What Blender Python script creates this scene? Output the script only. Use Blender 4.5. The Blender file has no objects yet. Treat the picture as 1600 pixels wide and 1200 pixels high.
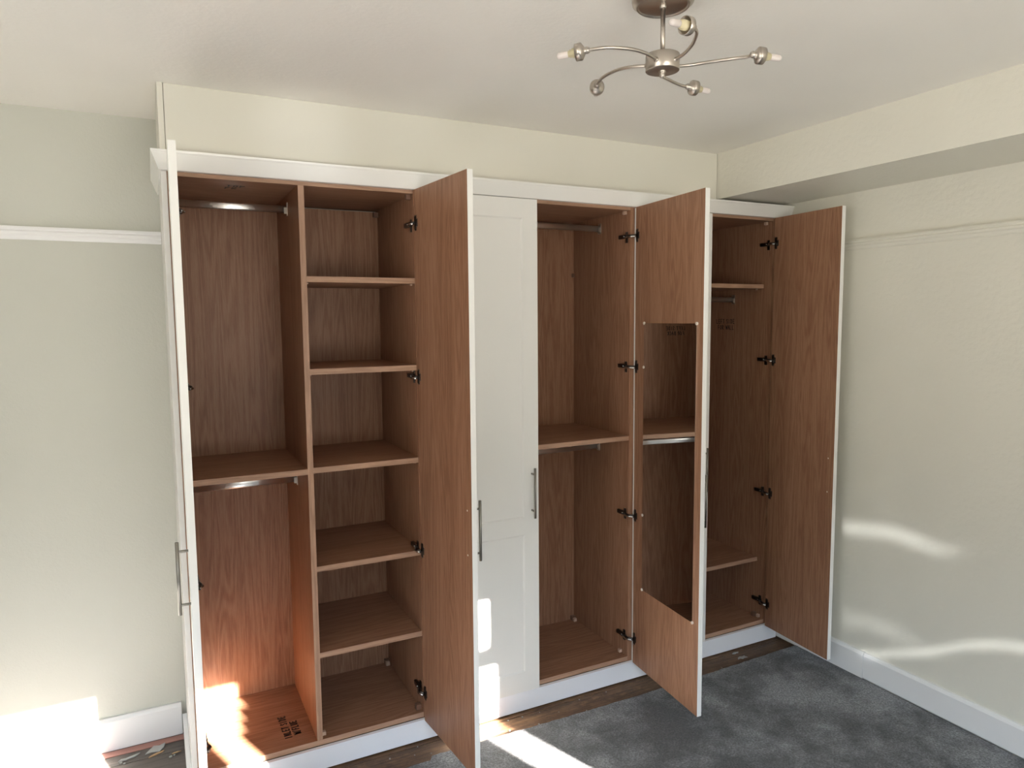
import bpy, bmesh, math, random
from mathutils import Vector, Matrix
R = random.Random(7)
C = bpy.context.scene.collection
sc = bpy.context.scene
S3 = 'structure'

# ------------------------------------------------------------------ camera

def setup_camera():
    yaw, pit, rol, f = CAM[3], CAM[4], CAM[5], CAM[6]
    cy, sy, cp, sp, cr, sr = math.cos(yaw), math.sin(yaw), math.cos(pit), math.sin(pit), math.cos(rol), math.sin(rol)
    fw = Vector((sy*cp, cy*cp, sp)); rt = Vector((cy, -sy, 0)); up = rt.cross(fw)
    r2 = rt*cr + up*sr; u2 = -rt*sr + up*cr
    cd = bpy.data.cameras.new('camera'); o = bpy.data.objects.new('camera', cd); C.objects.link(o)
    m = Matrix((r2, u2, -fw)).transposed().to_4x4(); m.translation = Vector(CAM[:3]); o.matrix_world = m
    cd.sensor_width = 36; cd.lens = f/1600*36; cd.clip_start = .05
    sc.camera = o
CAM = (0.00863, -2.78226, 1.80122, 0.47003, -0.09261, -0.00843, 1102.12937)
setup_camera()

# ------------------------------------------------------------------ light
YW = -3.9                                     # window wall, behind the camera
SUN = Vector((-.343, 1.0, -.43))
w = bpy.data.worlds.new('sky'); sc.world = w; w.use_nodes = True
bg = w.node_tree.nodes['Background']; bg.inputs[1].default_value = 8.2
_t = w.node_tree.nodes.new('ShaderNodeTexCoord'); _x = w.node_tree.nodes.new('ShaderNodeSeparateXYZ'); _r = w.node_tree.nodes.new('ShaderNodeValToRGB')
_m = w.node_tree.nodes.new('ShaderNodeMapRange'); _m.inputs[1].default_value = -1; _m.inputs[2].default_value = 1
w.node_tree.links.new(_t.outputs['Generated'], _x.inputs[0]); w.node_tree.links.new(_x.outputs[2], _m.inputs[0]); w.node_tree.links.new(_m.outputs[0], _r.inputs[0]); w.node_tree.links.new(_r.outputs[0], bg.inputs[0])
_e = _r.color_ramp.elements; _e.new(.46); _e.new(.5); _e.new(.57); _e.new(.66)          # sunlit pale ground, darker houses and hedges at the horizon, sky above
for i, (p_, c_) in enumerate([(0, (1.05, .98, .87)), (.46, (.95, .90, .80)), (.5, (.30, .29, .26)), (.60, (.32, .33, .33)), (.67, (1.05, 1.33, 1.66)), (1, (.60, .84, 1.25))]): _e[i].position = p_; _e[i].color = (*c_, 1)
sl = bpy.data.lights.new('sun', 'SUN'); sl.energy = 145; sl.angle = .009; sl.color = (1, .93, .84)
so = bpy.data.objects.new('sun', sl); C.objects.link(so); so.rotation_euler = SUN.to_track_quat('-Z', 'Y').to_euler(); so.location = (1, -6, 4)
def portal(x0, x1, z0, z1):
    l = bpy.data.lights.new('window_portal', 'AREA'); l.shape = 'RECTANGLE'; l.size = x1-x0; l.size_y = z1-z0
    l.cycles.is_portal = True
    o = bpy.data.objects.new('window_portal', l); C.objects.link(o)
    o.location = ((x0+x1)/2, YW-.03, (z0+z1)/2); o.rotation_euler = (math.radians(90), 0, 0); return o
portal(.15, 1.26, .75, 2.13); portal(2.49, 2.65, .7, 2.22); portal(1.46, 1.78, .8, 2.07)
LWIN = (-3.75, -2.1, .6, 2.3)                # side window in the left wall: y0, y1, z0, z1
_p = portal(0, LWIN[1]-LWIN[0], LWIN[2], LWIN[3]); _p.location = (-2.66, (LWIN[0]+LWIN[1])/2, (LWIN[2]+LWIN[3])/2); _p.rotation_euler = (0, math.radians(-90), 0); _p.data.size, _p.data.size_y = _p.data.size_y, _p.data.size
# added spot lamps standing in for sun reflected from the street: one soft glint on the
# panel above the wardrobes, and a rippled one that lands low on the right wall
def glint(loc, to, watts, size, blend, radius):
    l = bpy.data.lights.new('standin_glint', 'SPOT'); l.energy = watts; l.spot_size = size; l.spot_blend = blend; l.shadow_soft_size = radius; l.color = (.96, .98, 1)
    o = bpy.data.objects.new('standin_glint', l); C.objects.link(o); o.location = loc; o.rotation_euler = (Vector(to)-Vector(loc)).to_track_quat('-Z', 'Y').to_euler(); return l
glint((.35, -6.2, .75), (.56, .02, 2.47), 250, .075, 1, .05)
def ripple():  # wavy bands drawn into the spot's emission paint the light streaks
    S = Vector((-4.6, -4.1, 1.75)); l = glint(S, (3.1, -.85, .45), 1700, .40, .5, .012)
    l.use_nodes = True; nt = l.node_tree; N = nt.nodes; L = nt.links; em = N['Emission']
    def m(op, a, b=None, c=None):
        n = N.new('ShaderNodeMath'); n.operation = op
        for i, v in enumerate((a, b, c)):
            if v is None: continue
            if isinstance(v, (int, float)): n.inputs[i].default_value = v
            else: L.new(v, n.inputs[i])
        return n.outputs[0]
    g = N.new('ShaderNodeNewGeometry'); sx = N.new('ShaderNodeSeparateXYZ'); L.new(g.outputs['Incoming'], sx.inputs[0])
    t = m('DIVIDE', 3.099-S.x, sx.outputs[0]); y = m('MULTIPLY_ADD', sx.outputs[1], t, S.y); z = m('MULTIPLY_ADD', sx.outputs[2], t, S.z)
    def band(pts, wd, gain, y0, y1):
        r = N.new('ShaderNodeFloatCurve'); cu = r.mapping.curves[0]
        for i, (a, b) in enumerate(pts):
            u = (-a)/1.6
            if i < 2: cu.points[i].location = (u, b)
            else: cu.points.new(u, b)
        r.mapping.update(); L.new(m('DIVIDE', y, -1.6), r.inputs['Value'])
        d = m('DIVIDE', m('SUBTRACT', z, r.outputs[0]), wd); e = m('POWER', 2.71828, m('MULTIPLY', m('MULTIPLY', d, d), -1.0))
        mr = N.new('ShaderNodeMapRange'); mr.interpolation_type = 'SMOOTHSTEP'; mr.inputs[1].default_value = y1; mr.inputs[2].default_value = y1+.35; L.new(y, mr.inputs[0])
        m2 = N.new('ShaderNodeMapRange'); m2.interpolation_type = 'SMOOTHSTEP'; m2.inputs[1].default_value = y0; m2.inputs[2].default_value = y0-.08; L.new(y, m2.inputs[0])
        return m('MULTIPLY', m('MULTIPLY', e, mr.outputs[0]), m('MULTIPLY', m2.outputs[0], gain))
    a = band([(-.1, .70), (-.37, .722), (-.53, .745), (-.67, .769), (-.79, .764), (-.90, .757), (-1.02, .786), (-1.15, .83), (-1.6, .9)], .040, .85, -.37, -1.1)
    b = band([(-.4, .15), (-.54, .12), (-.72, .19), (-.88, .268), (-1.10, .395), (-1.27, .453), (-1.6, .5)], .026, .75, -.5, -1.7)
    c = band([(-.2, .27), (-.4, .26), (-.65, .29), (-.9, .28), (-1.6, .28)], .05, .35, -.39, -1.0)
    L.new(m('ADD', m('ADD', a, b), c), em.inputs['Strength'])
ripple()
vs = sc.view_settings; vs.view_transform = 'Standard'; vs.look = 'None'; vs.gamma = 1; vs.use_curve_mapping = False
vs.exposure = 0.10
sc.cycles.use_denoising = True; sc.cycles.max_bounces = 10; sc.cycles.diffuse_bounces = 7; sc.cycles.sample_clamp_indirect = 8

# ------------------------------------------------------------------ materials
def newmat(name, col, rough=.5, metal=0, **k):
    m = bpy.data.materials.new(name); m.use_nodes = True; b = m.node_tree.nodes['Principled BSDF']
    b.inputs['Base Color'].default_value = (*col, 1); b.inputs['Roughness'].default_value = rough; b.inputs['Metallic'].default_value = metal
    for a, v in k.items(): b.inputs[a.replace('_', ' ')].default_value = v
    return m
def nd(m, t, **k):
    n = m.node_tree.nodes.new(t)
    for a, v in k.items():
        if a[0] == '_': n.inputs[a[1:].replace('_', ' ')].default_value = v
        else: setattr(n, a, v)
    return n
def lk(m, a, b): m.node_tree.links.new(a, b)
def ramp(m, fac, stops):
    r = nd(m, 'ShaderNodeValToRGB'); e = r.color_ramp.elements
    while len(e) < len(stops): e.new(.5)
    for i, (p, c) in enumerate(stops): e[i].position = p; e[i].color = (*c, 1) if len(c) == 3 else c
    lk(m, fac, r.inputs[0]); return r
def coords(m, scale, rnd=True, kind='Object'):
    tc = nd(m, 'ShaderNodeTexCoord'); mp = nd(m, 'ShaderNodeMapping'); mp.inputs['Scale'].default_value = scale
    if rnd:
        oi = nd(m, 'ShaderNodeObjectInfo'); mu = nd(m, 'ShaderNodeMath', operation='MULTIPLY'); mu.inputs[1].default_value = 13.7
        lk(m, oi.outputs['Random'], mu.inputs[0]); cx = nd(m, 'ShaderNodeCombineXYZ')
        for i in range(3): lk(m, mu.outputs[0], cx.inputs[i])
        lk(m, cx.outputs[0], mp.inputs['Location'])
    lk(m, tc.outputs[kind], mp.inputs[0]); return mp.outputs[0]
def bump(m, h, dist, strength=1):
    b = nd(m, 'ShaderNodeBump'); b.inputs['Distance'].default_value = dist; b.inputs['Strength'].default_value = strength
    lk(m, h, b.inputs['Height']); lk(m, b.outputs[0], m.node_tree.nodes['Principled BSDF'].inputs['Normal'])
def BS(m): return m.node_tree.nodes['Principled BSDF']
def paint(name, col, rough, bscale, bdist, var=.03):
    m = newmat(name, col, rough)
    v = coords(m, (1, 1, 1), False)
    n = nd(m, 'ShaderNodeTexNoise', _Scale=bscale, _Detail=3.0); lk(m, v, n.inputs[0]); bump(m, n.outputs[0], bdist)
    n2 = nd(m, 'ShaderNodeTexNoise', _Scale=1.3, _Detail=2.0); lk(m, v, n2.inputs[0])
    a = tuple(c*(1-var) for c in col); b = tuple(min(1, c*(1+var)) for c in col)
    r = ramp(m, n2.outputs[0], [(.3, a), (.7, b)]); lk(m, r.outputs[0], BS(m).inputs['Base Color'])
    return m
def wood(name, sc3, dark, mid, light, rough=.42):
    m = newmat(name, mid, rough)
    v = coords(m, sc3)
    fine = nd(m, 'ShaderNodeTexNoise', _Scale=9.0, _Detail=6.0, _Roughness=.65); lk(m, v, fine.inputs[0])
    s2 = tuple(c*.16 for c in sc3)
    v2 = coords(m, s2)
    big = nd(m, 'ShaderNodeTexNoise', _Scale=3.4, _Detail=2.0, _Distortion=.6); lk(m, v2, big.inputs[0])
    # growth rings: contour lines of the large noise give the cathedral figure
    mu = nd(m, 'ShaderNodeMath', operation='MULTIPLY'); mu.inputs[1].default_value = 62; lk(m, big.outputs[0], mu.inputs[0])
    si = nd(m, 'ShaderNodeMath', operation='SINE'); lk(m, mu.outputs[0], si.inputs[0])
    mr = nd(m, 'ShaderNodeMapRange'); mr.inputs[1].default_value = -1; lk(m, si.outputs[0], mr.inputs[0])
    mx = nd(m, 'ShaderNodeMix', data_type='FLOAT'); mx.inputs[0].default_value = .22
    lk(m, fine.outputs[0], mx.inputs[2]); lk(m, mr.outputs[0], mx.inputs[3])
    st = nd(m, 'ShaderNodeTexNoise', _Scale=1.0, _Detail=2.0); lk(m, coords(m, tuple(c*.28 for c in sc3)), st.inputs[0])
    ad = nd(m, 'ShaderNodeMath', operation='MULTIPLY_ADD'); ad.inputs[1].default_value = .45; lk(m, st.outputs[0], ad.inputs[0])
    sb = nd(m, 'ShaderNodeMath', operation='SUBTRACT'); sb.inputs[1].default_value = .225; lk(m, mx.outputs[0], sb.inputs[0]); lk(m, sb.outputs[0], ad.inputs[2])
    r = ramp(m, ad.outputs[0], [(.27, dark), (.5, mid), (.73, light)])
    kn = nd(m, 'ShaderNodeTexVoronoi', _Scale=1.0); v3 = coords(m, tuple(2.2 if c > 3 else 1.1 for c in sc3)); lk(m, v3, kn.inputs[0])
    kr = ramp(m, kn.outputs['Distance'], [(.0, (.45, .42, .4)), (.035, (1, 1, 1))])
    mm = nd(m, 'ShaderNodeMix', data_type='RGBA', blend_type='MULTIPLY'); mm.inputs[0].default_value = .8
    lk(m, r.outputs[0], mm.inputs[6]); lk(m, kr.outputs[0], mm.inputs[7]); lk(m, mm.outputs[2], BS(m).inputs['Base Color']); BS(m).inputs['Specular IOR Level'].default_value = .3
    bump(m, fine.outputs[0], .0004, .4)
    return m
WD, WM, WL = (.215, .102, .058), (.285, .146, .084), (.345, .190, .118)
M = {}
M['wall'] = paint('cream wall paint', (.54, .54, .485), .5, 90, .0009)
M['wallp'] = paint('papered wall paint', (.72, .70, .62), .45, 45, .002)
M['ceil'] = paint('ceiling paint', (.86, .835, .785), .55, 60, .0008)
M['board'] = paint('bulkhead paint', (.70, .68, .605), .32, 30, .0006)
M['white'] = paint('white satin board', (.82, .812, .785), .22, 8, .0002, .01)
M['plinth'] = paint('white plinth foil', (.88, .89, .93), .2, 8, .0002, .01)
M['skirt'] = paint('white gloss skirting', (.80, .80, .80), .28, 12, .0004, .015)
M['oakv'] = wood('oak board upright grain', (26, 26, 1.6), WD, WM, WL)
M['oakh'] = wood('oak board level grain', (1.6, 26, 26), WD, WM, WL)
M['edge'] = wood('oak edge band', (1.6, 40, 26), (.30, .175, .115), (.37, .225, .15), (.45, .28, .19))
M['edgev'] = wood('oak edge band upright', (26, 40, 1.6), (.30, .175, .115), (.37, .225, .15), (.45, .28, .19))
M['chrome'] = newmat('polished chrome', (.93, .92, .91), .30, 1)
M['nickel'] = newmat('brushed nickel', (.50, .45, .40), .34, 1)
M['satin'] = newmat('satin steel handle', (.27, .255, .23), .33, 1)
M['hinge'] = newmat('dark nickel hinge', (.10, .09, .085), .3, 1)
M['hingeb'] = newmat('bright hinge arm', (.6, .58, .56), .25, 1)
M['mirror'] = newmat('mirror', (.86, .87, .86), .015, 1)
M['clip'] = newmat('clear plastic clip', (.75, .66, .58), .2)
M['block'] = newmat('beige plastic block', (.52, .36, .27), .4)
M['blockd'] = newmat('brown plastic block', (.16, .085, .055), .4)
M['ink'] = newmat('black marker ink', (.012, .008, .008), .5)
M['ceramic'] = newmat('cream ceramic', (.62, .55, .36), .35)
M['inner'] = newmat('dark cup inside', (.03, .02, .018), .5)
M['frost'] = newmat('frosted capsule', (.75, .68, .65), .3, 0, Transmission_Weight=.15)
def glassmat():
    m = newmat('bulb glass', (1, .97, .95), .06, 0, Transmission_Weight=1.0, IOR=1.3); return m
M['glass'] = glassmat()
M['plaster'] = newmat('plaster flake', (.33, .335, .33), .8)
M['splinter'] = newmat('raw wood splinter', (.40, .26, .14), .7)
M['pinkpaint'] = newmat('old pink floor paint', (.30, .15, .125), .7)
def floor_mat():
    m = newmat('old floorboards', (.1, .06, .035), .55)
    v = coords(m, (1.4, 24, 24), False)
    n = nd(m, 'ShaderNodeTexNoise', _Scale=3.0, _Detail=7.0, _Roughness=.7); lk(m, v, n.inputs[0])
    v2 = coords(m, (5, 9, 9), False)
    n2 = nd(m, 'ShaderNodeTexNoise', _Scale=2.2, _Detail=6.0, _Roughness=.7); lk(m, v2, n2.inputs[0])
    r1 = ramp(m, n.outputs[0], [(.3, (.055, .028, .014)), (.55, (.15, .08, .036)), (.75, (.26, .155, .075))])
    r2 = ramp(m, n2.outputs[0], [(.42, (1, 1, 1)), (.56, (.52, .5, .5)), (.66, (1.25, 1.25, 1.2))])
    mm = nd(m, 'ShaderNodeMix', data_type='RGBA', blend_type='MULTIPLY'); mm.inputs[0].default_value = .85
    lk(m, r1.outputs[0], mm.inputs[6]); lk(m, r2.outputs[0], mm.inputs[7])
    # the boards left of the wardrobe carry an old dark stain
    tc = nd(m, 'ShaderNodeTexCoord'); sx = nd(m, 'ShaderNodeSeparateXYZ'); lk(m, tc.outputs['Object'], sx.inputs[0])
    mr = nd(m, 'ShaderNodeMapRange'); mr.inputs[1].default_value = .05; mr.inputs[2].default_value = .3; lk(m, sx.outputs[0], mr.inputs[0])
    dk = ramp(m, n.outputs[0], [(.3, (.03, .026, .024)), (.6, (.075, .062, .055)), (.8, (.14, .12, .105))])
    m2 = nd(m, 'ShaderNodeMix', data_type='RGBA'); lk(m, mr.outputs[0], m2.inputs[0]); lk(m, dk.outputs[0], m2.inputs[6]); lk(m, mm.outputs[2], m2.inputs[7])
    lk(m, m2.outputs[2], BS(m).inputs['Base Color']); bump(m, n.outputs[0], .002)
    return m
M['floor'] = floor_mat()
def carpet_mat():
    m = newmat('grey pile carpet', (.12, .12, .125), .95)
    v = coords(m, (1, 1, 1), False)
    a = nd(m, 'ShaderNodeTexNoise', _Scale=120.0, _Detail=5.0, _Roughness=.85); lk(m, v, a.inputs[0])
    b = nd(m, 'ShaderNodeTexNoise', _Scale=4.2, _Detail=6.0, _Roughness=.68, _Distortion=.15); lk(m, v, b.inputs[0])
    c = nd(m, 'ShaderNodeTexNoise', _Scale=1.1, _Detail=2.0); lk(m, v, c.inputs[0])
    add = nd(m, 'ShaderNodeMath', operation='ADD'); lk(m, b.outputs[0], add.inputs[0])
    hc = nd(m, 'ShaderNodeMath', operation='MULTIPLY_ADD'); hc.inputs[1].default_value = .7; hc.inputs[2].default_value = -.35
    lk(m, c.outputs[0], hc.inputs[0]); lk(m, hc.outputs[0], add.inputs[1])
    r = ramp(m, add.outputs[0], [(.38, (.080, .084, .091)), (.52, (.175, .182, .194)), (.64, (.30, .312, .33))])
    r2 = ramp(m, a.outputs[0], [(.36, (.35, .35, .35)), (.5, (.92, .92, .92)), (.64, (1.8, 1.8, 1.8))])
    mm = nd(m, 'ShaderNodeMix', data_type='RGBA', blend_type='MULTIPLY'); mm.inputs[0].default_value = 1
    lk(m, r.outputs[0], mm.inputs[6]); lk(m, r2.outputs[0], mm.inputs[7]); lk(m, mm.outputs[2], BS(m).inputs['Base Color'])
    BS(m).inputs['Sheen Weight'].default_value = .25; BS(m).inputs['Specular IOR Level'].default_value = .1
    bump(m, a.outputs[0], .010)
    return m
M['carpet'] = carpet_mat()

# ------------------------------------------------------------------ mesh helpers
def nb(): return bmesh.new()
def quadbox(bm, P, mi=0):
    """P: 8 corner points, bottom ring 0-3 then top ring 4-7"""
    v = [bm.verts.new(p) for p in P]; fs = []
    for q in ((3, 2, 1, 0), (4, 5, 6, 7), (0, 1, 5, 4), (1, 2, 6, 5), (2, 3, 7, 6), (3, 0, 4, 7)):
        f = bm.faces.new([v[i] for i in q]); f.material_index = mi; fs.append(f)
    return fs
def box(bm, x0, x1, y0, y1, z0, z1, bev=0, mi=0):
    t = bmesh.new() if bev else bm
    fs = quadbox(t, [(x0, y0, z0), (x1, y0, z0), (x1, y1, z0), (x0, y1, z0), (x0, y0, z1), (x1, y0, z1), (x1, y1, z1), (x0, y1, z1)], mi)
    if bev:
        bmesh.ops.bevel(t, geom=t.edges[:], offset=bev, segments=2, affect='EDGES', profile=.7)
        me = bpy.data.meshes.new('t'); t.to_mesh(me); t.free(); bm.from_mesh(me); bpy.data.meshes.remove(me)
    return fs
def tube(bm, pts, r, n=12, cap=True, mi=0, squash=None):
    pts = [Vector(p) for p in pts]; rings = []; rs = r if isinstance(r, (list, tuple)) else [r]*len(pts)
    d0 = (pts[1]-pts[0]).normalized(); a = Vector((0, 0, 1)) if abs(d0.z) < .9 else Vector((1, 0, 0)); u = d0.cross(a).normalized()
    for i, p in enumerate(pts):
        d = (pts[min(i+1, len(pts)-1)]-pts[max(i-1, 0)]).normalized()
        u = (u-d*u.dot(d)).normalized(); v = d.cross(u)
        su, sv = squash or (1, 1)
        rings.append([bm.verts.new(p+u*math.cos(2*math.pi*k/n)*rs[i]*su+v*math.sin(2*math.pi*k/n)*rs[i]*sv) for k in range(n)])
    for i in range(len(rings)-1):
        for k in range(n):
            f = bm.faces.new((rings[i][k], rings[i][(k+1) % n], rings[i+1][(k+1) % n], rings[i+1][k])); f.smooth = True; f.material_index = mi
    if cap:
        for g in (rings[0][::-1], rings[-1]):
            f = bm.faces.new(g); f.material_index = mi
def lathe(bm, p0, ax, prof, n=32, mi=0):
    """prof: (distance along ax, radius)"""
    p0 = Vector(p0); ax = Vector(ax).normalized(); a = Vector((0, 0, 1)) if abs(ax.z) < .9 else Vector((1, 0, 0)); u = ax.cross(a).normalized(); v = ax.cross(u); rings = []
    for s, r in prof:
        r = max(r, 1e-5); rings.append([bm.verts.new(p0+ax*s+(u*math.cos(2*math.pi*k/n)+v*math.sin(2*math.pi*k/n))*r) for k in range(n)])
    for i in range(len(rings)-1):
        for k in range(n):
            f = bm.faces.new((rings[i][k], rings[i][(k+1) % n], rings[i+1][(k+1) % n], rings[i+1][k])); f.smooth = True; f.material_index = mi
def sweep(bm, prof, path, outs):
    """prof: (offset, z) ring; path: xy points; outs: outward (mitred) vectors per point"""
    rings = [[bm.verts.new((p[0]+o[0]*a, p[1]+o[1]*a, z)) for a, z in prof] for p, o in zip(path, outs)]
    n = len(prof)
    for i in range(len(rings)-1):
        for k in range(n): bm.faces.new((rings[i][k], rings[i][(k+1) % n], rings[i+1][(k+1) % n], rings[i+1][k]))
    bm.faces.new(rings[0][::-1]); bm.faces.new(rings[-1])
WM_ = {}
def link(name, o, parent, M4):
    C.objects.link(o); WM_[o.name] = M4
    if parent is not None:
        o.parent = parent; o.matrix_local = WM_[parent.name].inverted() @ M4
    else: o.matrix_world = M4
    return o
def mk(name, bm, mats, parent=None, rotz=0, label=None, recalc=True):
    """bm in world coordinates -> one mesh object with its own origin"""
    if recalc: bmesh.ops.recalc_face_normals(bm, faces=bm.faces[:])
    xs = [v.co for v in bm.verts]
    lo = Vector([min(v[i] for v in xs) for i in range(3)]); hi = Vector([max(v[i] for v in xs) for i in range(3)])
    M4 = Matrix.Translation(Vector(((lo.x+hi.x)/2, (lo.y+hi.y)/2, lo.z))) @ Matrix.Rotation(rotz, 4, 'Z')
    bmesh.ops.transform(bm, matrix=M4.inverted(), verts=bm.verts[:])
    me = bpy.data.meshes.new(name); bm.to_mesh(me); bm.free()
    for m in (mats if isinstance(mats, list) else [mats]): me.materials.append(M[m])
    o = bpy.data.objects.new(name, me)
    if label: o['label'] = label
    return link(name, o, parent, M4)
def thing(name, label, cat, loc, group=None):
    o = bpy.data.objects.new(name, None); o.empty_display_size = .1
    link(name, o, None, Matrix.Translation(Vector(loc))); return tag(o, label, cat, group)
def tag(o, label, cat, group=None):
    o['label'] = label; o['category'] = cat
    if group: o['group'] = group
    return o
def struct(o, label=None):
    o['kind'] = S3
    if label: o['label'] = label
    return o

# ------------------------------------------------------------------ dimensions (metres; y=0 is the carcass front, z=0 the carpet)
T, D = .022, .508
X0, X1, X2, X3 = .081, 1.0, 2.083, 3.0185
ZB, ZT, ZC = .081, 2.33, 2.627
XR, YB, XL = 3.099, .541, -2.6
XBM, ZBM = 2.62, 2.40
DZ0, DZ1 = .082, 2.319

# ------------------------------------------------------------------ room
bm = nb()
ys = [-4.1, -.66, -.505, -.35, -.198, -.045, .106, .257, .404, .56]
for a, b in zip(ys[:-1], ys[1:]): box(bm, XL-.1, XR+.2, a+.0015, b-.0015, -.06, -.016)
box(bm, XL-.1, XR+.2, -4.1, .56, -.09, -.055)
struct(mk('floor', bm, 'floor'), 'old bare floorboards showing beside and in front of the wardrobes')
bm = nb(); box(bm, XL-.1, XR+.1, -4.1, YB+.1, ZC, ZC+.06); struct(mk('ceiling', bm, 'ceil'), 'plain cream painted ceiling')
bm = nb(); box(bm, XL-.1, XR+.1, YB, YB+.1, -.09, ZC); struct(mk('wall_back', bm, 'wall'), 'cream wall behind the wardrobes')
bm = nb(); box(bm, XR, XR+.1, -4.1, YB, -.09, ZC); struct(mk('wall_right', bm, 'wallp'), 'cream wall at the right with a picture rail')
bm = nb()
for a, b, c, d in ((-4.1, LWIN[0], -.09, ZC), (LWIN[1], YB, -.09, ZC), (LWIN[0], LWIN[1], -.09, LWIN[2]), (LWIN[0], LWIN[1], LWIN[3], ZC)): box(bm, XL-.1, XL, a, b, c, d)
struct(mk('wall_left', bm, 'wall'))
bm = nb(); a, b, c, d = LWIN
for y in (a, (a+b)/2, b): box(bm, XL-.07, XL-.02, y-.025, y+.025, c, d)
for z in (c, d): box(bm, XL-.07, XL-.02, a, b, z-.025, z+.025)
struct(mk('window_2', bm, 'skirt'))
# unseen window wall, its openings stepped and sized to shape the sun patches
SUN_OPEN = [(.15, 1.26, .75, 2.13), (1.53, 1.65, .8, 1.87), (1.46, 1.78, 1.955, 2.065), (1.46, 1.73, 1.91, 1.955), (1.48, 1.69, 1.87, 1.91), (2.49, 2.65, .7, 1.91), (2.49, 2.615, 2.0, 2.22)]
cx = sorted({XL-.1, XR+.1} | {a for o in SUN_OPEN for a in o[:2]}); cz = sorted({-.09, ZC} | {a for o in SUN_OPEN for a in o[2:]})
bm = nb()
for a, b in zip(cx[:-1], cx[1:]):
    for c, d in zip(cz[:-1], cz[1:]):
        mx, mz = (a+b)/2, (c+d)/2
        if not any(o[0] < mx < o[1] and o[2] < mz < o[3] for o in SUN_OPEN): box(bm, a, b, YW-.02, YW+.02, c, d)
bmesh.ops.remove_doubles(bm, verts=bm.verts[:], dist=1e-5)
struct(mk('wall_front', bm, 'wall'))
def window(n, x0, x1, z0, z1, bars):
    bm = nb(); t = .03
    box(bm, x0-.05, x1+.05, YW+.02, YW+.05, z1, z1+.05); box(bm, x0-.05, x1+.05, YW+.02, YW+.09, z0-.04, z0)
    box(bm, x0-.05, x0, YW+.02, YW+.05, z0, z1); box(bm, x1, x1+.05, YW+.02, YW+.05, z0, z1)
    for b in bars: box(bm, b-.025, b+.025, YW-.015, YW+.015, z0, z1)
    struct(mk('window_%d' % n, bm, 'skirt'))
window(1, .15, 1.26, .75, 2.13, [])
# boxed beam along the right wall
bm = nb(); box(bm, XBM, XR, YW, YB, ZBM, ZC); struct(mk('trim_1', bm, 'wallp'), 'boxed-in beam running along the top of the right wall')
# boxing above the wardrobes
bm = nb(); box(bm, .0832, XBM-.003, .024, .042, 2.372, ZC, .002); box(bm, .0635, .082, .020, YB, 2.387, ZC, .001)
struct(mk('trim_2', bm, 'board'), 'cream panel boxing between the wardrobe cornice and ceiling')
# picture rails
def railprof(d): return [(0, 2.121), (.006, 2.121), (.010, 2.127), (.012, 2.137), (.018, 2.142), (.020, 2.150), (.016, 2.156), (.022, 2.162), (.022, 2.170), (0, 2.170)]
bm = nb(); sweep(bm, railprof(0), [(XL, YB), (.061, YB)], [(0, -1), (0, -1)]); struct(mk('trim_3', bm, 'skirt'), 'white picture rail on the wall left of the wardrobes')
bm = nb(); sweep(bm, railprof(0), [(XR, YW+.02), (XR, .0)], [(-1, 0), (-1, 0)]); struct(mk('trim_4', bm, 'wallp'), 'painted picture rail on the right wall')
def skprof(h, t): return [(0, 0), (t, 0), (t, h-.014), (t-.004, h-.006), (t-.009, h), (0, h)]
def skirt(name, path, out, h, t, z, label):
    bm = nb(); sweep(bm, [(a, b+z) for a, b in skprof(h, t)], path, [out, out]); struct(mk(name, bm, 'skirt'), label)
skirt('baseboard_left', [(XL, YB), (.042, YB)], (0, -1), .1405, .02, -.011, 'white skirting board on the wall left of the wardrobes')
skirt('baseboard_right', [(XR, YW+.02), (XR, -.568)], (-1, 0), .127, .020, .003, 'white skirting board along the right wall')
skirt('baseboard_right', [(XR, -.5665), (XR, -.021)], (-1, 0), .131, .0215, .0, 'short skirting length between its joint and the wardrobe')
# carpet with a slightly ragged cut edge
bm = nb(); n = 240; xs = [-1.2+i*(XR-.0225+1.2)/n for i in range(n+1)]
ye = []
for x in xs:
    base = -.165+.012*math.sin(x*2.1+.4)+(-.028 if x < .95 else 0)
    ye.append(base+R.uniform(-.0022, .0022))
top0 = [bm.verts.new((x, y, .0)) for x, y in zip(xs, ye)]; top1 = [bm.verts.new((x, YW+.03, .0)) for x in xs]
b0 = [bm.verts.new((x, y+.001, -.0155)) for x, y in zip(xs, ye)]; b1 = [bm.verts.new((x, YW+.03, -.0155)) for x in xs]
for i in range(n):
    bm.faces.new((top0[i], top0[i+1], top1[i+1], top1[i])); bm.faces.new((b0[i], b0[i+1], top0[i+1], top0[i])); bm.faces.new((b1[i], b1[i+1], b0[i+1], b0[i])); bm.faces.new((top1[i], top1[i+1], b1[i+1], b1[i]))
bm.faces.new((top0[0], top1[0], b1[0], b0[0])); bm.faces.new((top0[-1], b0[-1], b1[-1], top1[-1]))
tag(mk('carpet', bm, 'carpet'), 'grey short-pile carpet cut back in front of the wardrobes', 'carpet')

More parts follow.
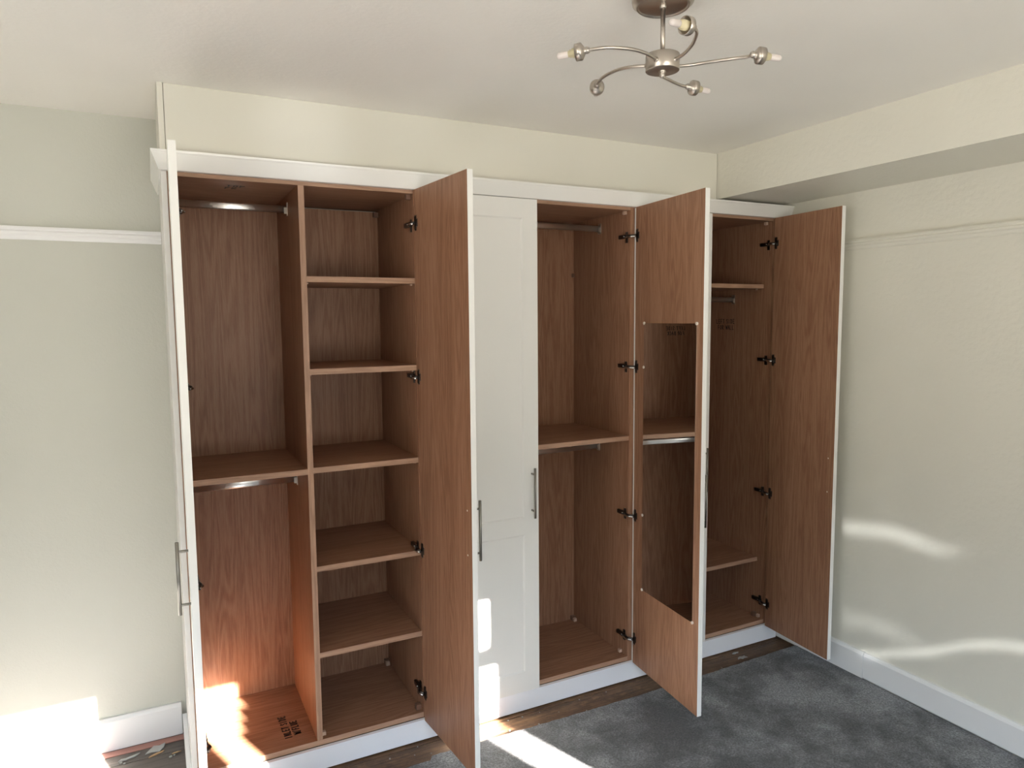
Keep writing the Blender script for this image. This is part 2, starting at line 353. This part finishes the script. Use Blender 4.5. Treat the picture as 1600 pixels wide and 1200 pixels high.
# ------------------------------------------------------------------ wardrobes
def board(name, parent, x0, x1, y0, y1, z0, z1, up, label=None):
    """one board: mat 0 on the faces, paler band on the front edge (y0)"""
    bm = nb(); box(bm, x0, x1, y0, y1, z0, z1)
    for f in bm.faces:
        if f.calc_center_median().y < y0+1e-4: f.material_index = 1
    return mk(name, bm, (['oakv', 'oakv'] if name == 'side_panel' else ['oakv', 'edgev']) if up else ['oakh', 'edge'], parent, label=label)
def rail(parent, x0, x1, y, z):
    bm = nb(); n = 20; prof = []
    for k in range(n):
        a = 2*math.pi*k/n; prof.append((math.cos(a)*.0075, math.sin(a)*.0075+(.0075 if math.sin(a) > 0 else -.0075)))
    r0 = [bm.verts.new((x0+.003, y+a, z+b)) for a, b in prof]; r1 = [bm.verts.new((x1-.003, y+a, z+b)) for a, b in prof]
    for k in range(n):
        f = bm.faces.new((r0[k], r0[(k+1) % n], r1[(k+1) % n], r1[k])); f.smooth = True
    bm.faces.new(r0[::-1]); bm.faces.new(r1)
    o = mk('hanging_rail', bm, 'chrome', parent, label='oval chrome hanging rail')
    for x, s in ((x0, 1), (x1, -1)):
        b = nb(); box(b, min(x, x+s*.003), max(x, x+s*.003), y-.013, y+.013, z-.026, z+.026, .001)
        box(b, min(x+s*.003, x+s*.014), max(x+s*.003, x+s*.014), y-.0105, y+.0105, z-.0185, z-.0155)
        for q in (-.0105, .0085): box(b, min(x+s*.003, x+s*.014), max(x+s*.003, x+s*.014), y+q, y+q+.002, z-.0155, z+.006)
        mk('rail_bracket', b, 'nickel', o)
    return o
PAN = [(.172-.09, .825), (.903, 2.237)]
def door(parent, h, f, side, hz, handle_z=(.903, 1.132), mirror=False, screws=False, label=None, hingex=None):
    """h, f: inner-face hinge end and free end (xy). side=+1: outward normal to the right of h->f"""
    h, f = Vector(h), Vector(f); wd = (f-h).length; d = (f-h)/wd; nn = Vector((d.y, -d.x))*side; t = .022
    def P(u, v, z): q = h+d*u+nn*v; return (q.x, q.y, z)
    bm = nb()
    us = [0, .073, wd-.073, wd]; zs = [DZ0, .177, .825, .903, 2.237, DZ1]
    def q(pts, mi):
        fc = bm.faces.new([bm.verts.new(p) for p in pts]); fc.material_index = mi; return fc
    for i in range(3):
        for j in range(5):
            a, b, c, e = us[i], us[i+1], zs[j], zs[j+1]
            if i == 1 and j in (1, 3):
                k, dp = .007, .004
                O = [(a, c), (b, c), (b, e), (a, e)]; I = [(a+k, c+k), (b-k, c+k), (b-k, e-k), (a+k, e-k)]
                for s in range(4): q([P(O[s][0], t, O[s][1]), P(O[(s+1) % 4][0], t, O[(s+1) % 4][1]), P(I[(s+1) % 4][0], t-dp, I[(s+1) % 4][1]), P(I[s][0], t-dp, I[s][1])], 0)
                q([P(x, t-dp, z) for x, z in I], 0)
            else: q([P(a, t, c), P(b, t, c), P(b, t, e), P(a, t, e)], 0)
    for a, b in ((0, 0), (wd, wd)):
        for c, e in zip(zs[:-1], zs[1:]): q([P(a, 0, c), P(a, t, c), P(a, t, e), P(a, 0, e)], 0)
    for z in (DZ0, DZ1):
        for a, b in zip(us[:-1], us[1:]): q([P(a, 0, z), P(b, 0, z), P(b, t, z), P(a, t, z)], 0)
    for a, b in zip(us[:-1], us[1:]):
        for c, e in zip(zs[:-1], zs[1:]): q([P(a, 0, c), P(b, 0, c), P(b, 0, e), P(a, 0, e)], 1)
    bmesh.ops.remove_doubles(bm, verts=bm.verts[:], dist=1e-5)
    rz = math.atan2(d.y, d.x)
    o = mk('door', bm, ['white', 'oakv'], parent, rotz=rz, label=label)
    # bar handle on the outer face
    bm = nb(); u = wd-.034
    tube(bm, [P(u, t+.031, handle_z[0]), P(u, t+.031, handle_z[1])], .0055, 14)
    for z in (handle_z[0]+.031, handle_z[1]-.03): tube(bm, [P(u, t-.001, z), P(u, t+.031, z)], .0042, 10)
    mk('handle', bm, 'satin', o, rotz=rz, label='satin steel bar handle')
    if screws:
        for z in (handle_z[0]+.031, handle_z[1]-.03):
            bm = nb(); lathe(bm, P(u, -.0006, z), (nn.x, nn.y, 0), [(-.0012, 0), (-.001, .003), (0, .0036), (.002, .0036)], 12); mk('screw', bm, 'clip', o, rotz=rz)
    # concealed hinges: cup plate on the door, arm, mounting plate on the side panel
    if hingex is not None:
        xs_, sg = hingex            # inner face of the side panel, direction into the cabinet
        for z in hz:
            bm = nb()
            for (u0, u1, hh) in ((.006, .020, .031), (.010, .030, .016)):
                quadbox(bm, [P(u0, 0, z-hh), P(u1, 0, z-hh), P(u1, -.004, z-hh*.8), P(u0, -.004, z-hh*.8), P(u0, 0, z+hh), P(u1, 0, z+hh), P(u1, -.004, z+hh*.8), P(u0, -.004, z+hh*.8)])
            box(bm, min(xs_, xs_+sg*.004), max(xs_, xs_+sg*.004), .018, .034, z-.030, z+.022, .001)
            box(bm, min(xs_+sg*.004, xs_+sg*.016), max(xs_+sg*.004, xs_+sg*.016), .012, .075, z-.009, z+.009, .002)
            a = Vector((xs_+sg*.012, .018, z)); b = Vector(P(.012, -.006, z)); m1 = (a+b)/2+Vector((sg*.010, -.004, 0))
            tube(bm, [a, m1, b], .0055, 8)
            ho = mk('hinge', bm, 'hinge', o, label='dark metal concealed hinge')
            bm = nb(); tube(bm, [a+Vector((sg*.003, .004, -.005)), m1+Vector((sg*.006, -.002, -.005)), b+Vector((sg*.005, -.003, -.005))], .0042, 8)
            lathe(bm, a+Vector((sg*.004, .012, 0)), (sg, 0, 0), [(0, .004), (.0015, .004), (.0025, .001)], 10)
            mk('hinge_arm', bm, 'hingeb', ho, label='bright steel hinge arm')
    if mirror:
        u0, u1, z0, z1 = .083, .487, .488, 1.774
        bm = nb(); quadbox(bm, [P(u0, 0, z0), P(u1, 0, z0), P(u1, -.004, z0), P(u0, -.004, z0), P(u0, 0, z1), P(u1, 0, z1), P(u1, -.004, z1), P(u0, -.004, z1)])
        mo = mk('mirror', bm, 'mirror', o, rotz=rz, label='tall frameless mirror fixed inside the door')
        for uu, zz in ((u0, z0), (u1, z0), (u0, z1), (u1, z1), (u0, .857), (u0, 1.568)):
            bm = nb(); lathe(bm, P(uu, 0, zz), (-nn.x, -nn.y, 0), [(0, .007), (.0055, .007), (.0065, .006), (.0065, .0025), (.0055, 0)], 14)
            mk('mirror_clip', bm, 'clip', mo, rotz=rz, label='small clear plastic mirror clip')
    return o
HZ = (.21, .836, 1.566, 2.187)
def carcass(root, xa, xb, divider=None):
    board('side_panel', root, xa, xa+T, 0, .535, ZB-.07, ZT, True)
    board('side_panel', root, xb-T, xb, 0, .535, ZB-.07, ZT, True)
    board('top_panel', root, xa+T, xb-T, 0, .535, ZT-T, ZT, False)
    board('base_panel', root, xa+T, xb-T, 0, .535, ZB, ZB+T, False)
    bm = nb(); box(bm, xa+T, xb-T, D, D+.012, ZB+T, ZT-T-.007)
    mk('back_panel', bm, 'oakv', root)
def block(root, x, y, z, m='block', s=.011):
    bm = nb(); box(bm, x-s, x+s, y-s, y+s, z-s, z+s, .002); mk('corner_block', bm, m, root)
def pins(root, xs_, ys_, z):
    for x in xs_:
        for y in ys_:
            bm = nb(); tube(bm, [(x-.005, y, z-.004), (x+.005, y, z-.004)], .0035, 10); mk('shelf_pin', bm, 'block', root)

# handwriting, one stroke alphabet
G = {'A': [[(0, 0), (.3, 1), (.6, 0)], [(.12, .4), (.5, .4)]], 'B': [[(0, 0), (0, 1), (.4, .95), (.45, .7), (.05, .52), (.5, .4), (.5, .1), (0, 0)]], 'C': [[(.5, .85), (.25, 1), (0, .6), (.05, .2), (.3, 0), (.5, .15)]],
     'D': [[(0, 0), (0, 1), (.4, .8), (.5, .4), (.35, .1), (0, 0)]], 'E': [[(.5, 1), (0, 1), (0, 0), (.5, 0)], [(0, .5), (.4, .52)]], 'F': [[(.5, 1), (0, .97), (0, 0)], [(0, .5), (.38, .52)]],
     'G': [[(.5, .85), (.2, 1), (0, .5), (.2, 0), (.5, .15), (.5, .45), (.28, .45)]], 'H': [[(0, 0), (0, 1)], [(.5, 0), (.5, 1)], [(0, .5), (.5, .52)]], 'I': [[(.15, 0), (.15, 1)]],
     'K': [[(0, 0), (0, 1)], [(.5, 1), (.05, .5), (.5, 0)]], 'L': [[(0, 1), (0, 0), (.45, 0)]], 'M': [[(0, 0), (.05, 1), (.3, .4), (.55, 1), (.6, 0)]], 'N': [[(0, 0), (0, 1), (.5, 0), (.5, 1)]],
     'O': [[(.25, 1), (0, .6), (.1, .1), (.35, 0), (.5, .4), (.45, .85), (.25, 1)]], 'P': [[(0, 0), (0, 1), (.45, .9), (.45, .6), (0, .48)]], 'R': [[(0, 0), (0, 1), (.45, .9), (.42, .6), (0, .5), (.5, 0)]],
     'S': [[(.5, .88), (.2, 1), (.03, .75), (.45, .35), (.35, .03), (0, .1)]], 'T': [[(0, 1), (.55, 1)], [(.27, 1), (.27, 0)]], 'U': [[(0, 1), (.02, .15), (.25, 0), (.48, .15), (.5, 1)]],
     'W': [[(0, 1), (.15, 0), (.32, .7), (.5, 0), (.68, 1)]], '/': [[(0, -.1), (.35, 1.1)]], ' ': []}
def writing(parent, lines, org, ax, up, size, lw, surf, label):
    org, ax, up, nz = Vector(org), Vector(ax).normalized(), Vector(up).normalized(), Vector(surf); bm = nb()
    for li, s in enumerate(lines):
        x = 0
        for ch in s:
            for st in G[ch]:
                for (a0, b0), (a1, b1) in zip(st[:-1], st[1:]):
                    j = R.uniform(-.03, .03)
                    p = org+ax*(x+a0*.8)*size+up*((b0+j-li*1.45)*size); q = org+ax*(x+a1*.8)*size+up*((b1+j-li*1.45)*size)
                    d = (q-p).normalized(); n2 = nz.cross(d)*lw; p = p-d*lw*.5; q = q+d*lw*.5
                    f0 = [p-n2, q-n2, q+n2, p+n2]
                    quadbox(bm, [v+nz*.0001 for v in f0]+[v+nz*.0005 for v in f0])
            x += .72 if ch != ' ' else .45
    return mk('handwriting', bm, 'ink', parent, label=label)

# --- wardrobe one: two open doors, divider, five shelves on the right
r1 = thing('wardrobe', 'leftmost fitted wardrobe, both doors open, open shelves in its right half', 'wardrobe', (X0, .0, 0), 'fitted wardrobes in a row')
carcass(r1, X0, X1)
xd0, xd1 = .524, .546
board('divider', r1, xd0, xd1, .001, D, ZB+T, ZT-T, True)
for z in (1.969, 1.612, 1.2236, .8243, .4675):
    board('shelf', r1, xd1, X1-T, .001, D, z-T, z, False); pins(r1, (xd1+.005, X1-T-.005), (.03,), z-T)
board('shelf', r1, X0+T, xd0, .001, D, 1.2208-T, 1.2208, False)
rail(r1, X0+T, xd0, .245, 2.252); rail(r1, X0+T, xd0, .245, 1.137)
d1 = door(r1, (.1050, -.036), (.0955, -.490), 1, HZ, label='door open towards the camera, seen edge-on', hingex=(X0+T, 1))
d2 = door(r1, (.972, -.030), (1.0075, -.4855), -1, HZ, screws=True, label='door open towards the camera, oak inner face', hingex=(X1-T, -1))
block(r1, X1-T-.012, D-.012, ZB+T+.011, 'blockd', .012); block(r1, X1-T-.014, D-.03, ZB+T+.009, 'block', .009); block(r1, X1-T-.012, D-.012, ZT-T-.02, 'blockd')
block(r1, xd1+.008, .02, ZB+T+.015, 'block', .008); block(r1, X1-T-.012, .035, ZB+T+.012, 'blockd', .012); block(r1, X1-T-.012, .03, ZT-T-.01, 'blockd', .01)
base = [c for c in r1.children if c.name.startswith('base_panel')][0]; topp = [c for c in r1.children if c.name.startswith('top_panel')][0]
writing(base, ['INLET SIDE', ' W/FLUE'], (.437, .075, ZB+T), (-.02, 1, 0), (-1, -.02, 0), .026, .0030, (0, 0, 1), 'black marker handwriting on the base board')
writing(topp, ['TOP', 'FR'], (.285, .135, ZT-T), (1, .05, 0), (0, -1, 0), .034, .0030, (0, 0, -1), 'faint marker handwriting under the top board')
# --- wardrobe two
r2 = thing('wardrobe', 'middle fitted wardrobe, left door shut, right door open with a mirror inside', 'wardrobe', (X1, .0, 0), 'fitted wardrobes in a row')
carcass(r2, X1, X2)
board('shelf', r2, X1+T, X2-T, .001, D, 1.2245-T, 1.2245, False); pins(r2, (X2-T-.005,), (.04,), 1.2245-T)
rail(r2, X1+T, X2-T, .258, 2.250); rail(r2, X1+T, X2-T, .262, 1.137)
d3 = door(r2, (X1+.002, -.002), (1.5405, -.002), 1, (), label='closed white panelled door')
d4 = door(r2, (2.0715, -.030), (2.0215, -.5545), -1, HZ, mirror=True, label='door open towards the camera with a mirror on its oak face', hingex=(X2-T, -1))
block(r2, X2-T-.012, D-.012, ZB+T+.012, 'blockd', .012); block(r2, X2-T-.014, D-.032, ZB+T+.009, 'block', .009); block(r2, X2-T-.010, .05, ZB+T+.012, 'block', .008); block(r2, X2-T-.012, .03, ZT-T-.009, 'block', .008)
bm = nb(); box(bm, 2.047, 2.060, D-.012, D, 2.02, 2.04, .001); mk('cable_clip', bm, 'blockd', r2)
back = [c for c in r2.children if c.name.startswith('back_panel')][0]
writing(back, ['LEFT SIDE', ' FOR BACK'], (1.49, D, 1.728), (1, 0, 0), (.1, 0, 1), .020, .0016, (0, -1, 0), 'black marker handwriting on the back board')
# --- wardrobe three
r3 = thing('wardrobe', 'rightmost fitted wardrobe, left door shut, right door open against the side wall', 'wardrobe', (X2, .0, 0), 'fitted wardrobes in a row')
carcass(r3, X2, X3)
for z, n in ((1.975, .055), (.447, .055)):
    board('shelf', r3, X2+T, X3-T, n, D, z-T, z, False); pins(r3, (X3-T-.005,), (.10,), z-T)
rail(r3, X2+T, X3-T, .279, 1.898)
d5 = door(r3, (X2+.002, -.002), (2.5495, -.002), 1, (), label='closed white panelled door')
d6 = door(r3, (2.9775, -.030), (2.9445, -.466), -1, HZ, screws=True, label='door open towards the camera, oak inner face', hingex=(X3-T, -1))
block(r3, X3-T-.012, .06, ZB+T+.012, 'blockd', .011); block(r3, X3-T-.010, .03, ZB+T+.012, 'block', .008); block(r3, X3-T-.02, .03, ZT-T-.011, 'block', .008)
side = [c for c in r3.children if c.name.startswith('side_panel')][1]
writing(side, ['LEFT SIDE', ' FOR WALL'], (X3-T, .41, 1.762), (0, -1, 0), (0, .05, 1), .024, .0018, (-1, 0, 0), 'black marker handwriting on the side panel')

# --- white trims of the wardrobe run
bm = nb(); box(bm, .062, .0805, 0, YB-.001, .0, ZT, .001)
tag(mk('end_panel', bm, 'white'), 'tall white end panel closing the left side of the wardrobe run', 'panel')
bm = nb(); box(bm, X3+.0005, XR-.023, 0, .02, -.01, ZT, .001)
tag(mk('filler_panel', bm, 'white'), 'narrow white filler between the rightmost wardrobe and the right wall', 'panel')
bm = nb(); prof = [(0.0005, 2.322), (.024, 2.322), (.026, 2.325), (.044, 2.374), (.047, 2.379), (.048, 2.386), (.0005, 2.386)]
sweep(bm, prof, [(.0815-.001, YB), (.0805, 0), (XR-.0005, 0)], [(-1, 0), (-1, -1), (0, -1)])
# the return along the end panel sits above it
for v in bm.verts: pass
tag(mk('cornice', bm, 'white'), 'white cornice moulding running along the tops of all three wardrobes', 'moulding')
bm = nb(); box(bm, .0445, XR-.0225, -.020, -.003, -.010, .0795, .0008); box(bm, .0445, .0615, -.0025, YB-.021, -.010, .0795, .0008)
tag(mk('plinth', bm, 'plinth'), 'white plinth board running under all three wardrobes', 'plinth')

# ------------------------------------------------------------------ ceiling light
LX, LY = 1.224, -1.268
lt = thing('ceiling_light', 'five-arm brushed nickel ceiling light with bare capsule bulbs', 'ceiling light', (LX, LY, ZC))
bm = nb(); lathe(bm, (LX, LY, ZC), (0, 0, -1), [(0, .072), (.004, .0785), (.012, .080), (.020, .078), (.028, .069), (.031, .066), (.028, .064), (.026, .060), (.026, 0)], 48)
mk('ceiling_rose', bm, 'nickel', lt)
bm = nb(); tube(bm, [(LX, LY, ZC-.026), (LX, LY, 2.476)], .0062, 16); lathe(bm, (LX, LY, ZC-.026), (0, 0, -1), [(0, .009), (.006, .009), (.008, .006)], 16); mk('rod', bm, 'nickel', lt)
bm = nb(); lathe(bm, (LX, LY, 2.4785), (0, 0, -1), [(0, 0), (0, .042), (.001, .0435), (.0395, .0435), (.0405, .0425), (.0405, 0)], 40)
lathe(bm, (LX, LY, 2.438), (0, 0, -1), [(0, .009), (.004, .009), (.005, .006), (.010, .0085), (.016, .006), (.018, 0)], 20); mk('hub', bm, 'nickel', lt)
def arm(k, th):
    a = 3.044-2*math.pi/5*k; ZA = 2.459
    def pt(r, da, z): return Vector((LX+r*math.cos(a+da), LY+r*math.sin(a+da), z))
    key = [pt(.040, .62, ZA-.004), pt(.075, .52, ZA), pt(.115, .38, ZA+.004), pt(.150, .263, ZA+.005), pt(.185, .17, ZA+.004), pt(.212, .09, ZA+.001), pt(.226, .03, ZA)]
    pts = []
    for i in range(len(key)-1):
        p0, p1, p2, p3 = key[max(i-1, 0)], key[i], key[i+1], key[min(i+2, len(key)-1)]
        for s in range(5):
            t = s/5; pts.append(.5*((2*p1)+(p2-p0)*t+(2*p0-5*p1+4*p2-p3)*t*t+(3*p1-p0-3*p2+p3)*t**3))
    pts.append(key[-1])
    bm = nb(); tube(bm, pts, .0042, 12); lathe(bm, pts[0]-(pts[1]-pts[0]).normalized()*.002, pts[1]-pts[0], [(0, .0065), (.006, .0065), (.008, .004)], 14)
    ao = mk('arm', bm, 'nickel', lt)
    e = pts[-1]; dr = Vector((math.cos(a+th), math.sin(a+th), -.07)).normalized()
    bm = nb(); lathe(bm, e-dr*.004, dr, [(-.007, 0), (-.005, .006), (0, .0085), (.006, .0075), (.009, .012), (.015, .0205), (.018, .0208), (.030, .0205), (.0305, .0188), (.019, .0185), (.016, .010), (.016, 0)], 32)
    # scooped mouth: cut away one side a little
    mk('lamp_cup', bm, 'nickel', ao)
    bm = nb(); lathe(bm, e+dr*.012, dr, [(0, 0), (0, .0115), (.022, .0115), (.0225, .0095), (.029, .0095), (.0295, .0078), (.033, .0078), (.033, 0)], 20)
    mk('lamp_socket', bm, 'ceramic', ao, label='cream ceramic bulb socket')
    bm = nb(); lathe(bm, e+dr*.042, dr, [(0, 0), (0, .0066), (.004, .0082), (.024, .0082), (.029, .0072), (.032, .004), (.033, 0)], 20)
    bo = mk('bulb', bm, 'frost', ao, label='clear capsule bulb')
for k, th in enumerate((-.70, -.74, -.62, .42, -1.0)): arm(k, th)

# ------------------------------------------------------------------ debris on the bare boards
def flake(name, x, y, z, pts, h, mat, label, cat, curl=0, group=None):
    bm = nb(); b = [bm.verts.new((x+a, y+c, z+abs(a)*curl)) for a, c in pts]; t = [bm.verts.new((x+a*.96, y+c*.96, z+h+abs(a)*curl)) for a, c in pts]
    n = len(pts); bm.faces.new(b[::-1]); bm.faces.new(t)
    for i in range(n): bm.faces.new((b[i], b[(i+1) % n], t[(i+1) % n], t[i]))
    return tag(mk(name, bm, mat), label, cat, group)
ZF = -.0158
flake('plaster_flake', -.062, .452, ZF, [(-.045, -.028), (-.02, -.018), (.01, -.024), (.028, .0), (.034, .030), (.012, .022), (-.012, .030), (-.026, .006)], .003, 'plaster', 'large grey flake of plaster on the dark boards near the end panel', 'debris', .1)
flake('plaster_flake', -.165, .432, ZF, [(-.040, -.012), (-.01, -.006), (.02, .0), (.042, .014), (.018, .012), (-.012, .006), (-.03, .002)], .003, 'plaster', 'long thin curled flake on the dark boards by the left skirting', 'debris', .15)
flake('wood_splinter', -.058, .415, ZF, [(-.035, -.016), (-.01, -.008), (.018, .006), (.026, .014), (-.004, .006), (-.03, -.008)], .004, 'splinter', 'pale wood splinter beside the large plaster flake', 'debris')
flake('wood_splinter', .012, .385, ZF, [(-.018, -.002), (.004, .002), (.02, .006), (.002, .008), (-.014, .004)], .003, 'splinter', 'small pale splinter on the boards against the end panel', 'debris')
for i, (x, y, s) in enumerate([(-.010, .365, .007), (-.195, .418, .006), (-.182, .405, .005), (.004, .372, .004)]):
    flake('plaster_crumb', x, y, ZF, [(s*math.cos(a), s*math.sin(a)*R.uniform(.6, 1)) for a in (0, .9, 2, 3.1, 4.2, 5.2)], .004, 'plaster', ['white crumb lying nearest the wood splinters', 'pale crumb at the left tip of the curled flake', 'tiny crumb just below the curled flake', 'smallest crumb beside the end panel foot'][i], 'debris')
flake('plaster_flake', 2.738, -.052, ZF, [(-.022, -.001), (-.006, -.008), (.004, -.003), (.017, -.006), (.024, .001), (.009, .002), (.004, .007), (-.012, .004)], .005, 'plaster', 'white flake on the boards under the rightmost wardrobe plinth', 'debris')
flake('plaster_flake', 2.735, -.105, ZF, [(-.034, -.006), (-.016, -.004), (-.006, -.014), (.010, -.009), (.030, -.012), (.022, .001), (.027, .009), (.006, .006), (-.006, .012), (-.024, .006)], .003, 'plaster', 'greyish crumbly flake by the carpet edge below the rightmost wardrobe', 'debris')
cr = [(1.36, -.055), (1.43, -.06), (1.52, -.062), (1.74, -.055), (1.893, -.057), (1.60, -.10), (1.33, -.13), (1.47, -.145), (1.72, -.15), (.93, -.05), (.90, -.10), (.80, -.075), (.965, -.12), (2.56, -.14), (1.36, -.15)]
for x, y in cr:
    s = R.uniform(.002, .0048)
    flake('plaster_crumb', x, y, ZF, [(s*math.cos(a)*R.uniform(.7, 1.2), s*math.sin(a)*R.uniform(.6, 1)) for a in (0, .9, 2, 3.1, 4.2, 5.2)], s*.9, 'plaster', 'tiny pale crumb on the bare boards between plinth and carpet', 'debris', group='crumbs between plinth and carpet')
flake('paper_scrap', 2.891, -.795, .0002, [(-.010, .004), (.004, -.003), (.011, -.001), (.002, .007)], .003, 'plaster', 'small white scrap on the carpet near the right skirting', 'debris')
bm = nb(); box(bm, -.55, .06, .478, .519, -.0158, -.0125)
tag(mk('floor_strip', bm, 'pinkpaint'), 'dull pink strip of old flooring against the left skirting', 'flooring strip')
